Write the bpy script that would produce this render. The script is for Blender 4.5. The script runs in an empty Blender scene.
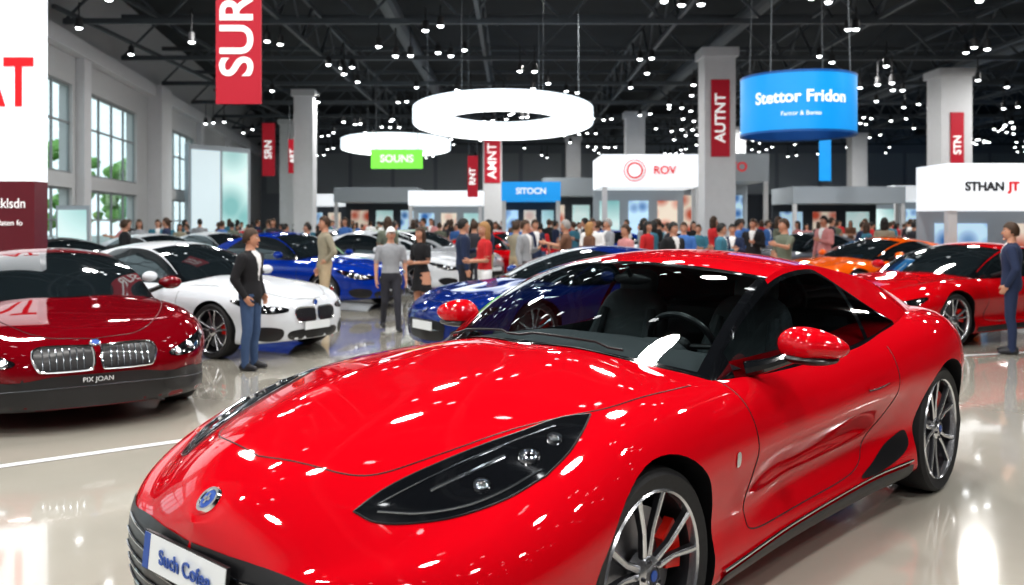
import bpy, bmesh, math, random
import numpy as np
from mathutils import Vector, Matrix
from mathutils.bvhtree import BVHTree
from mathutils.kdtree import KDTree
from mathutils.geometry import delaunay_2d_cdt
random.seed(7)
SC = bpy.context.scene
COL = SC.collection
pi = math.pi

# ---------------------------------------------------------------- materials
MATS = {}
def mat(name, col=(.8,.8,.8), rough=.5, metal=0, coat=0, emit=None, es=0, noise=0, nscale=5, spec=.5, sample=True):
    if name in MATS: return MATS[name]
    m = bpy.data.materials.new(name); m.use_nodes = True
    nt = m.node_tree; b = nt.nodes['Principled BSDF']
    b.inputs['Base Color'].default_value = (*col, 1)
    b.inputs['Roughness'].default_value = rough
    b.inputs['Metallic'].default_value = metal
    b.inputs['Specular IOR Level'].default_value = spec
    if coat:
        b.inputs['Coat Weight'].default_value = coat
        b.inputs['Coat Roughness'].default_value = .03
    if emit:
        b.inputs['Emission Color'].default_value = (*emit, 1)
        b.inputs['Emission Strength'].default_value = es
        if not sample: m.cycles.emission_sampling = 'NONE'
    if noise:
        tc = nt.nodes.new('ShaderNodeTexCoord'); n = nt.nodes.new('ShaderNodeTexNoise')
        n.inputs['Scale'].default_value = nscale; n.inputs['Detail'].default_value = 4
        r = nt.nodes.new('ShaderNodeMixRGB'); r.blend_type = 'MIX'
        r.inputs[1].default_value = (*[c*(1-noise) for c in col], 1)
        r.inputs[2].default_value = (*[min(1, c*(1+noise)) for c in col], 1)
        nt.links.new(tc.outputs['Object'], n.inputs['Vector'])
        nt.links.new(n.outputs['Fac'], r.inputs[0]); nt.links.new(r.outputs[0], b.inputs['Base Color'])
    MATS[name] = m
    return m

def glass_mat(name, tint, ior=1.5):
    m = bpy.data.materials.new(name); m.use_nodes = True
    nt = m.node_tree; nt.nodes.clear()
    o = nt.nodes.new('ShaderNodeOutputMaterial'); t = nt.nodes.new('ShaderNodeBsdfTransparent')
    g = nt.nodes.new('ShaderNodeBsdfGlossy'); mx = nt.nodes.new('ShaderNodeMixShader'); f = nt.nodes.new('ShaderNodeFresnel')
    ge = nt.nodes.new('ShaderNodeNewGeometry'); ma = nt.nodes.new('ShaderNodeMath'); ma.operation='MULTIPLY_ADD'
    ma.inputs[1].default_value = 1/ior-ior; ma.inputs[2].default_value = ior
    nt.links.new(ge.outputs['Backfacing'], ma.inputs[0]); nt.links.new(ma.outputs[0], f.inputs['IOR'])
    t.inputs['Color'].default_value = (*tint, 1); g.inputs['Roughness'].default_value = .02
    nt.links.new(f.outputs[0], mx.inputs[0]); nt.links.new(t.outputs[0], mx.inputs[1])
    nt.links.new(g.outputs[0], mx.inputs[2]); nt.links.new(mx.outputs[0], o.inputs[0])
    return m

def paint(name, col, rough=.5, metal=.0, spec=.0):
    return mat('paint_'+name, col, rough, metal, coat=1, spec=spec)

RED = paint('red', (.53,.002,.010))
DRED = paint('dark_red', (.15,.001,.006))
WHITE = paint('white', (.66,.69,.73))
BLACKP = paint('black', (.01,.01,.012))
BLUE = paint('blue', (.003,.032,.27))
DBLUE = paint('deep_blue', (.004,.022,.16))
ORANGE = paint('orange', (.75,.12,.004))
SILVER = paint('silver', (.5,.52,.55), .3, .5)
GREY = paint('grey', (.12,.13,.15), .3, .3)
RED2 = paint('signal_red', (.46,.002,.007))
BLK = mat('black_plastic', (.012,.012,.014), .35)
GLOSSBLK = mat('gloss_black', (.006,.007,.009), .08, coat=1)
RUB = mat('tyre_rubber', (.018,.018,.02), .7, noise=.3, nscale=60)
RIM = mat('alloy', (.62,.63,.66), .22, .9)
RIMD = mat('dark_alloy', (.06,.06,.07), .35, .7)
CHROME = mat('chrome', (.75,.76,.78), .08, 1)
DISC = mat('brake_disc', (.3,.3,.32), .35, .9)
CALIP = mat('caliper_red', (.7,.02,.01), .3)
DGLASS = mat('tinted_window', (.010,.015,.018), .04, coat=.5, spec=.5)
LEATH = mat('dark_leather', (.10,.115,.12), .55, noise=.15, nscale=30)
WIND = glass_mat('windshield_glass', (.62,.70,.71), 1.45)
SIDEG = glass_mat('side_glass', (.35,.40,.42), 1.5)
CLEAR = glass_mat('clear_glass', (.9,.95,.96))
LED = mat('led_lens', (.9,.92,.95), .1, emit=(.8,.9,1), es=.5)
LEDG = mat('lamp_reflector', (.35,.38,.42), .12, .9)
PLATE = mat('plate_white', (.75,.78,.8), .35)
PLBLUE = mat('plate_ink', (.02,.08,.35), .4)
INK = mat('dark_ink', (.02,.02,.025), .5)
TAIL = mat('tail_lamp', (.5,.005,.005), .1, coat=1)

# ---------------------------------------------------------------- mesh builder
class MB:
    def __init__(s): s.v=[]; s.f=[]; s.m=[]
    def add(s, vs, fs, m=0):
        o=len(s.v); s.v += [tuple(map(float, v)) for v in vs]
        for i,f in enumerate(fs):
            s.f.append(tuple(o+j for j in f)); s.m.append(m[i] if isinstance(m,(list,tuple,np.ndarray)) else m)
    def box(s, c, sz, m=0, rot=None):
        x,y,z=[a/2 for a in sz]
        vs=[Vector((i*x,j*y,k*z)) for i in(-1,1) for j in(-1,1) for k in(-1,1)]
        if rot is not None: vs=[rot@v for v in vs]
        c=Vector(c); vs=[v+c for v in vs]
        s.add(vs,[(0,1,3,2),(4,6,7,5),(0,4,5,1),(2,3,7,6),(0,2,6,4),(1,5,7,3)],m)
    def bar(s, a, b, w, m=0, h=None):
        a=Vector(a); b=Vector(b); d=b-a; L=d.length
        q=d.to_track_quat('X','Z').to_matrix()
        s.box((a+b)/2,(L,w,h or w),m,q)
    def tube(s, pts, r, m=0, n=8, cap=True):
        pts=[Vector(p) for p in pts]; N=len(pts); rr = r if isinstance(r,(list,tuple)) else [r]*N
        vs=[]; up=None
        for i,p in enumerate(pts):
            t=(pts[min(i+1,N-1)]-pts[max(i-1,0)])
            if t.length<1e-9: t=Vector((0,0,1))
            t.normalize()
            if up is None:
                up = Vector((0,0,1)) if abs(t.z)<.9 else Vector((1,0,0))
            u=up-t*up.dot(t)
            if u.length<1e-6: u=t.orthogonal()
            u.normalize(); up=u; w=t.cross(u)
            for k in range(n):
                a=2*pi*k/n; vs.append(p+(u*math.cos(a)+w*math.sin(a))*rr[i])
        fs=[]
        for i in range(N-1):
            for k in range(n):
                fs.append((i*n+k,i*n+(k+1)%n,(i+1)*n+(k+1)%n,(i+1)*n+k))
        if cap: fs.append(tuple(range(n))[::-1]); fs.append(tuple((N-1)*n+k for k in range(n)))
        s.add(vs,fs,m)
    def lathe(s, prof, m=0, n=32, axis='Y', c=(0,0,0), close=False):
        vs=[]
        for (r,h) in prof:
            for k in range(n):
                a=2*pi*k/n; x,y=r*math.cos(a),r*math.sin(a)
                v={'Y':(x,h,y),'Z':(x,y,h),'X':(h,x,y)}[axis]
                vs.append((v[0]+c[0],v[1]+c[1],v[2]+c[2]))
        fs=[]; ms=[]; P=len(prof)
        for i in range(P if close else P-1):
            j=(i+1)%P
            for k in range(n):
                fs.append((i*n+k,i*n+(k+1)%n,j*n+(k+1)%n,j*n+k)); ms.append(m[i] if isinstance(m,list) else m)
        s.add(vs,fs,ms)
    def ell(s, c, r, m=0, n=16, k=10, fn=None):
        vs=[]; 
        for i in range(k+1):
            t=pi*i/k
            for j in range(n):
                a=2*pi*j/n
                p=(math.sin(t)*math.cos(a),math.sin(t)*math.sin(a),math.cos(t))
                if fn: p=fn(*p)
                vs.append((c[0]+r[0]*p[0],c[1]+r[1]*p[1],c[2]+r[2]*p[2]))
        fs=[]
        for i in range(k):
            for j in range(n):
                a,b,c2,d=i*n+j,(i+1)*n+j,(i+1)*n+(j+1)%n,i*n+(j+1)%n
                fs.append((a,b,c2,d))
        s.add(vs,fs,m)
    def mesh(s,name,mats,smooth=True,ang=35):
        me=bpy.data.meshes.new(name); me.from_pydata(s.v,[],s.f)
        for m in mats: me.materials.append(m)
        me.polygons.foreach_set('material_index',s.m)
        me.validate(); me.update()
        if smooth:
            me.shade_smooth(); me.set_sharp_from_angle(angle=math.radians(ang))
        return me
    def obj(s,name,mats,parent=None,loc=(0,0,0),rz=0,smooth=True,ang=35):
        o=bpy.data.objects.new(name,s.mesh(name,mats,smooth,ang)); COL.objects.link(o)
        o.location=loc; o.rotation_euler=(0,0,rz)
        if parent: o.parent=parent
        return o

def link(name, me, parent=None, loc=(0,0,0), rz=0, scale=1):
    o=bpy.data.objects.new(name,me); COL.objects.link(o); o.location=loc; o.rotation_euler=(0,0,rz)
    o.scale=(scale,)*3
    if parent: o.parent=parent
    return o
def empty(name, loc=(0,0,0), rz=0, scale=1):
    o=bpy.data.objects.new(name,None); COL.objects.link(o); o.location=loc; o.rotation_euler=(0,0,rz); o.scale=(scale,)*3
    o.empty_display_size=.2
    return o

def text_mesh(body, size, extrude=.004, align='CENTER', bold=0):
    cu=bpy.data.curves.new('t','FONT'); cu.body=body; cu.size=size; cu.extrude=extrude
    cu.align_x=align; cu.align_y='CENTER'; cu.offset=bold
    o=bpy.data.objects.new('t',cu); COL.objects.link(o)
    dg=bpy.context.evaluated_depsgraph_get(); dg.update()
    me=bpy.data.meshes.new_from_object(o.evaluated_get(dg)); bpy.data.objects.remove(o)
    return me
def text(name, body, size, loc, rot, m, parent=None, extrude=.004, bold=0, sx=1):
    me=text_mesh(body,size,extrude,bold=bold); me.materials.clear(); me.materials.append(m)
    o=bpy.data.objects.new(name,me); COL.objects.link(o); o.location=loc; o.rotation_euler=rot; o.scale=(sx,1,1)
    if parent: o.parent=parent
    return o

def catmull(P, per, closed=False):
    P=np.array(P,float); n=len(P); out=[]
    if closed: ext=np.vstack([P[-1],P,P[0],P[1]]); segs=n
    else: ext=np.vstack([2*P[0]-P[1],P,2*P[-1]-P[-2]]); segs=n-1
    for i in range(segs):
        a,b,c,d=ext[i:i+4]
        for k in range(per):
            t=k/per
            out.append(.5*((2*b)+(-a+c)*t+(2*a-5*b+4*c-d)*t*t+(-a+3*b-3*c+d)*t**3))
    if not closed: out.append(P[-1])
    return np.array(out)

def pchip(tab):
    tab=sorted(tab); X=np.array([t[0] for t in tab]); Y=np.array([t[1] for t in tab])
    h=np.diff(X); d=np.diff(Y)/h; m=np.zeros(len(X)); m[0]=d[0]; m[-1]=d[-1]
    for i in range(1,len(X)-1):
        m[i]=0 if d[i-1]*d[i]<=0 else 2*d[i-1]*d[i]/(d[i-1]+d[i])
    def f(x):
        x=min(max(x,X[0]),X[-1]); i=min(max(int(np.searchsorted(X,x))-1,0),len(h)-1)
        t=(x-X[i])/h[i]
        return (Y[i]*(2*t**3-3*t*t+1)+h[i]*m[i]*(t**3-2*t*t+t)+Y[i+1]*(-2*t**3+3*t*t)+h[i]*m[i+1]*(t**3-t*t))
    return f

# ---------------------------------------------------------------- car
def make_body(T, M=36):
    xf,xr=T['xf'],T['xr']; N=T.get('N',100)
    fW,fC,fS=pchip(T['W']),pchip(T['Zc']),pchip(T['Zs']); fT=pchip(T['tuck'])
    zb0=T.get('zb',.17)
    rows=[]
    for q in range(N):
        s=pi*q/(N-1); u=(1-math.cos(s))/2; u=.5*u+.5*(q/(N-1))
        x=xf+(xr-xf)*u
        t=min(max((x-T['nx'])/(xf-T['nx']),0),1); nf=max(0,1-t**T.get('ne',2.6))**(1/T.get('nr',2.2))
        t2=min(max((T['tx']-x)/(T['tx']-xr),0),1); tf=max(0,1-t2**3.2)**(1/2.8)
        W=max(fW(x)*nf*tf,.03); Zc,Zs,tk=fC(x),fS(x),fT(x)
        zb=zb0+.05*t**3+.12*t2**2; H=Zs-zb
        cp=[(0,Zc),(.28,Zc-.003),(.56,.55*Zc+.45*Zs-.004),(.77,Zs+.002),(.90,zb+H*.935),(.972,zb+H*.82),(1.0,zb+H*.66),
            (1-tk*.5,zb+H*.50),(1-tk,zb+H*.33),(.99-tk*.4,zb+H*.16),(.93,zb+.02),(.7,zb),(0,zb)]
        c=catmull(cp,4)
        nw=min(max((x-(xf-.5))/.5,0),1)
        half=[]
        for (yy,zz) in c:
            zr=(zz-.45)
            dx=-(T.get('nu',.25)*max(zr,0)**1.2+.5*max(-zr,0)**2)*nw
            dx+= (.25*max(zr,0)**1.3+.5*max(-zr,0)**2)*min(max((xr+.5-x)/.5,0),1)
            half.append((x+dx,yy*W,zz))
        loop=half+[(a,-b,c2) for (a,b,c2) in half[-2:0:-1]]
        rows.append(loop)
    n=len(rows[0]); vs=[v for r in rows for v in r]; fs=[]
    for i in range(N-1):
        for k in range(n):
            fs.append((i*n+k,(i+1)*n+k,(i+1)*n+(k+1)%n,i*n+(k+1)%n))
    fs.append(tuple(range(n))); fs.append(tuple((N-1)*n+k for k in range(n))[::-1])
    return vs,fs

def cast(bvh, axis, a, b, sgn=1):
    if axis=='top': o,d=Vector((a,b,3)),Vector((0,0,-1))
    elif axis=='side': o,d=Vector((a,sgn*3,b)),Vector((0,-sgn,0))
    else: o,d=Vector((4,a,b)),Vector((-1,0,0))
    h=bvh.ray_cast(o,d)
    if h[0] is None:
        p=o+d*2; h=bvh.find_nearest(p)
    n=h[1]
    if n.dot(d)>0: n=-n
    return h[0],n

def inpoly(p,poly):
    x,y=p; c=False; n=len(poly)
    for i in range(n):
        x1,y1=poly[i]; x2,y2=poly[i-1]
        if (y1>y)!=(y2>y) and x<(x2-x1)*(y-y1)/(y2-y1)+x1: c=not c
    return c

def patch(mb, bvh, poly, axis, off=.004, m=0, res=.03, sgn=1, smooth=True, fn=None):
    P=catmull(poly,5,True) if smooth else np.array(poly,float)
    Q=[]
    for i in range(len(P)):
        a,b=P[i],P[(i+1)%len(P)]; k=max(1,int(np.linalg.norm(b-a)/res))
        for j in range(k): Q.append(tuple(a+(b-a)*j/k))
    n=len(Q); pts=[Vector(q) for q in Q]; mn=np.min(Q,0); mx=np.max(Q,0)
    x=mn[0]+res*.5
    while x<mx[0]:
        y=mn[1]+res*.5
        while y<mx[1]:
            if inpoly((x,y),Q) and min((x-q[0])**2+(y-q[1])**2 for q in Q)>(res*.45)**2: pts.append(Vector((x,y)))
            y+=res
        x+=res
    r=delaunay_2d_cdt(pts,[],[list(range(n))],1,1e-6)
    vs=[]
    for v in r[0]:
        h,nn=cast(bvh,axis,v.x,v.y,sgn)
        p=h+nn*off
        if fn: p=fn(p)
        vs.append(p)
    fs=[tuple(f) for f in r[2]]
    if fs:
        a,b,c=[vs[i] for i in fs[len(fs)//2][:3]]
        h,nn=cast(bvh,axis,r[0][fs[len(fs)//2][0]].x,r[0][fs[len(fs)//2][0]].y,sgn)
        if (b-a).cross(c-a).dot(nn)<0: fs=[f[::-1] for f in fs]
    mb.add(vs,fs,m)

def sline(mb,bvh,pts,axis,r=.003,m=0,off=.0,sgn=1,per=10,closed=False):
    P=catmull(pts,per,closed) if per>1 else np.array(pts,float)
    if closed: P=np.vstack([P,P[0]])
    L=[]
    for a,b in P:
        h,n=cast(bvh,axis,a,b,sgn); L.append(h+n*off)
    mb.tube(L,r,m,6)

WHEELS={}
def wheel_mesh(r,w,style=0,hero=False):
    key=(r,w,style)
    if key in WHEELS: return WHEELS[key]
    b=MB(); h=w/2; n=64 if hero else 32
    b.lathe([(.80*r,-h+.01),(.93*r,-h),(.985*r,-h+.02),(r,-h+.05),(r,h-.05),(.985*r,h-.018),(.93*r,h),(.80*r,h-.012)],0,n)
    b.lathe([(.80*r,h-.012),(.785*r,h-.004),(.765*r,h-.012),(.755*r,h-.04)],1,n)
    b.lathe([(.755*r,h-.04),(.72*r,h-.10),(.71*r,-h+.02),(.02,-h+.03)],2,n)
    b.lathe([(.02,h-.095),(.60*r,h-.095),(.60*r,h-.115),(.02,h-.115)],3,n)
    # caliper hugging the disc
    cv=[];cf=[]
    for j in range(9):
        a=pi-.62+j*.10
        for (rr,yy) in ((.40*r,h-.10),(.40*r,h-.060),(.66*r,h-.060),(.66*r,h-.10)):
            cv.append((rr*math.cos(a),yy,rr*math.sin(a)))
    for j in range(8):
        for q in range(4): cf.append((j*4+q,j*4+(q+1)%4,(j+1)*4+(q+1)%4,(j+1)*4+q))
    cf+= [(0,1,2,3),(35,34,33,32)]
    b.add(cv,cf,4)
    k=5
    for i in range(k):
        a0=2*pi*i/k+.3
        for sg in (-1,1):
            A0=a0+sg*.16; A1=a0+sg*(.26 if style==0 else .2)
            ring=[]
            for (rr,aa,wd,yy,dp) in ((.12*r,a0+sg*.25,.050*r,h-.035,.025),(.42*r,A0+sg*.02,.036*r,h-.026,.025),(.775*r,A1,.046*r,h-.012,.03)):
                c=Vector((rr*math.cos(aa),0,rr*math.sin(aa))); t=Vector((-math.sin(aa),0,math.cos(aa)))
                ring.append([c+t*wd*.9+Vector((0,yy-dp,0)),c+t*wd*.75+Vector((0,yy-.006,0)),c+t*wd*.3+Vector((0,yy,0)),c-t*wd*.3+Vector((0,yy,0)),c-t*wd*.75+Vector((0,yy-.006,0)),c-t*wd*.9+Vector((0,yy-dp,0))])
            vs=[v for q in ring for v in q]; fs=[]
            for q in range(2):
                for j in range(5): fs.append((q*6+j,q*6+j+1,(q+1)*6+j+1,(q+1)*6+j))
            b.add(vs,fs,[2 if j in(0,4) else 1 for q in range(2) for j in range(5)])
    b.lathe([(.001,h-.018),(.13*r,h-.020),(.17*r,h-.03),(.19*r,h-.08)],1,24)
    b.lathe([(.001,h-.012),(.075*r,h-.013),(.085*r,h-.02)],2,20)
    if hero:
        b.lathe([(.085*r,h-.02),(.09*r,h-.010),(.098*r,h-.02)],1,20)
        b.lathe([(.001,h-.009),(.05*r,h-.0095),(.052*r,h-.013)],5,20)
        for i in range(5):
            a=2*pi*i/5; b.lathe([(.001,h-.012),(.02*r,h-.014),(.02*r,h-.03)],2,8,c=(.14*r*math.cos(a),0,.14*r*math.sin(a)))
    me=b.mesh('wheel',[RUB,RIM,RIMD,DISC,CALIP,PLBLUE]); WHEELS[key]=me
    return me

def build_greenhouse(T, bvh, per=20, nv=18, ns=16):
    """materials: 0 paint, 1 glass, 2 black, 3 side glass, 4 rear glass"""
    C=[list(p) for p in T['C']]; R=[list(p) for p in T['R']]; B=[list(p) for p in T['B']]
    for p in B: p[2]=cast(bvh,'top',p[0],p[1])[0].z-.012
    for L in (C,R):
        for i in (0,-1): L[i][2]=cast(bvh,'top',L[i][0],L[i][1])[0].z-.008
    C,R,B=catmull(C,per),catmull(R,per),catmull(B,per); n=len(C); mb=MB()
    U=np.arange(n)/per
    wt,rg0,rg1=T['wt'],T['rg'][0],T['rg'][1]
    def tp(i,v):
        a=abs(v); e=a**2.1
        return (C[i][0]+(R[i][0]-C[i][0])*e, R[i][1]*v, C[i][2]+(R[i][2]-C[i][2])*e)
    V=np.linspace(-1,1,2*nv+1)
    V=np.sign(V)*np.abs(V)**.85
    def skirt(p,dx): return (p[0]+dx,p[1],p[2]-.07)
    rows=[[skirt(tp(0,v),.05) for v in V]]+[[tp(i,v) for v in V] for i in range(n)]+[[skirt(tp(n-1,v),-.04) for v in V]]
    m=[]; fs=[]; w=len(V); we=T.get('we',.955)
    for i in range(len(rows)-1):
        u=U[min(max(i-1,0),n-1)]+ .5/per
        for k in range(w-1):
            va=abs(V[k]+V[k+1])/2
            fs.append((i*w+k,i*w+k+1,(i+1)*w+k+1,(i+1)*w+k))
            if i==0: mm=2
            elif u<wt: mm=1 if (va<we and u>.10 and u<wt-.08) else 2
            elif u<rg0: mm=0
            elif u<rg1: mm=4 if (va<.84 and u>rg0+.08) else (2 if va<.86 else 0)
            else: mm=0
            m.append(mm)
    mb.add([p for r in rows for p in r],[f[::-1] for f in fs],m)
    a0,b0=T['sg']
    for sg in (1,-1):
        rows=[]
        for i in range(n):
            row=[]; u=U[i]
            lim=min(1,max(0,(u-(b0-1.3))/1.3))**1.6
            S=[0,.05+.86*lim]+list(np.linspace(.10+.83*lim,.93,ns-2))+[1.0]
            for s in S:
                p=R[i]*(1-s)+B[i]*s
                y=p[1]+.03*math.sin(pi*s)*min(1,abs(R[i][1]-B[i][1])*4+.1)
                row.append((p[0],sg*y,p[2]))
            row.append((B[i][0],sg*(B[i][1]-.01),B[i][2]-.06))
            rows.append(row)
        fs=[];m=[];w=len(rows[0])
        for i in range(n-1):
            u=U[i]+.5/per
            for k in range(w-1):
                f=(i*w+k,i*w+k+1,(i+1)*w+k+1,(i+1)*w+k); fs.append(f if sg>0 else f[::-1])
                if k==w-2: mm=2 if u<b0 else 0
                elif u<a0: mm=2
                elif u<b0:
                    mm=(2 if u<T.get('rb',0) else 0) if k==0 else (2 if k in(1,w-3) else 3)
                    if abs(u-T.get('bp',99))<.05 and mm==3: mm=2
                else: mm=0
                m.append(mm)
        mb.add([p for r in rows for p in r],fs,m)
    return mb,(C,R,B)

def apply_bool(o, cutters):
    for c in cutters:
        md=o.modifiers.new('b','BOOLEAN'); md.object=c; md.operation='DIFFERENCE'; md.solver='EXACT'
    dg=bpy.context.evaluated_depsgraph_get(); dg.update()
    me=bpy.data.meshes.new_from_object(o.evaluated_get(dg))
    o.modifiers.clear(); o.data=me
    for c in cutters: bpy.data.objects.remove(c)

BODY={}
def body_parts(key,T):
    if key in BODY: return BODY[key]
    vs,fs=make_body(T); bvh=BVHTree.FromPolygons([Vector(v) for v in vs],fs)
    b=MB(); b.add(vs,fs,0)
    o=b.obj('tmp',[RED,BLK,LEATH])
    cut=[]
    def fixn(co):
        bm=bmesh.new(); bm.from_mesh(co.data); bmesh.ops.recalc_face_normals(bm,faces=bm.faces); bm.to_mesh(co.data); bm.free()
    for xx in (0,-T['L']):
        for sg in (1,-1):
            c=MB(); R=T['ar']
            vv=[];n=48
            y0,y1=sg*T['wy'],sg*1.6
            for y in (y0,y1):
                for k in range(n):
                    a=2*pi*k/n; vv.append((xx+R*math.cos(a),y,T['r']+R*math.sin(a)))
            ff=[(k,(k+1)%n,n+(k+1)%n,n+k) for k in range(n)]+[tuple(range(n))[::-1],tuple(range(n,2*n))]
            c.add(vv,ff,1)
            co=c.obj('cut',[RED,BLK,LEATH],smooth=False); fixn(co); cut.append(co)
    if 'cab' in T:
        x0,x1,yy,z0=T['cab']; c=MB(); c.box(((x0+x1)/2,0,(z0+1.6)/2),(x1-x0,2*yy,1.6-z0),2)
        co=c.obj('cut',[RED,BLK,LEATH],smooth=False); fixn(co); cut.append(co)
    fixn(o)
    apply_bool(o,cut)
    me=o.data; me.shade_smooth(); me.set_sharp_from_angle(angle=math.radians(35)); bpy.data.objects.remove(o)
    g,crv=build_greenhouse(T,bvh)
    gm=g.mesh('cabin',[RED,DGLASS,GLOSSBLK,DGLASS,DGLASS],ang=50)
    BODY[key]=(me,gm,bvh,crv)
    return BODY[key]

def recolor(me, idx, m, name):
    c=me.copy(); c.name=name; c.materials[idx]=m; return c

# ------------------------------------------------ HERO CAR
def fx(x): return x*.88 if x>0 else x
HT=dict(xf=1.24,xr=-4.02,N=120,nx=.10,ne=3.3,nr=2.3,tx=-3.3,L=3.15,r=.385,ar=.435,wy=.66,zb=.17,nu=.16,
  W=[(fx(a),b*1.068) for a,b in [(1.4,1.05),(.9,1.045),(.3,1.03),(0,1.015),(-.6,.985),(-1.3,.965),(-2.0,.975),(-2.6,1.01),(-3.15,1.045),(-3.6,1.02),(-4.02,.96)]],
  Zc=[(fx(a),b) for a,b in [(1.4,.65),(1.32,.73),(1.12,.825),(.8,.91),(.4,.99),(0,1.045),(-.4,1.085),(-.9,1.08),(-2,1.06),(-3.0,1.09),(-3.5,1.12),(-3.9,1.09),(-4.02,1.06)]],
  Zs=[(fx(a),b) for a,b in [(1.4,.555),(1.2,.625),(.9,.725),(.5,.855),(.1,.945),(-.3,.98),(-.8,.985),(-1.4,.99),(-2.1,1.015),(-2.6,1.06),(-3.1,1.10),(-3.5,1.09),(-4.02,1.0)]],
  tuck=[(1.4,.02),(.5,.03),(-.5,.05),(-1.2,.10),(-2.2,.12),(-2.7,.06),(-3.3,.03),(-4.0,.03)],
  cab=(-3.0,-.90,.74,.40),
  C=[(-.42,0,1.03),(-.88,0,1.275),(-1.38,0,1.44),(-1.9,0,1.495),(-2.45,0,1.45),(-3.0,0,1.33),(-3.65,0,1.08)],
  R=[(-.68,.835,1.0),(-1.10,.775,1.215),(-1.53,.71,1.375),(-1.97,.675,1.42),(-2.44,.67,1.375),(-3.0,.70,1.27),(-3.65,.74,1.05)],
  B=[(-.70,.86,1.0),(-1.10,.895,1.0),(-1.53,.91,1.0),(-1.97,.925,1.0),(-2.44,.93,1.0),(-3.0,.90,1.0),(-3.65,.78,1.0)],
  wt=2.0,rg=(4.1,5.5),sg=(.45,4.55),bp=3.7,rb=1.9,we=.93)

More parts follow.
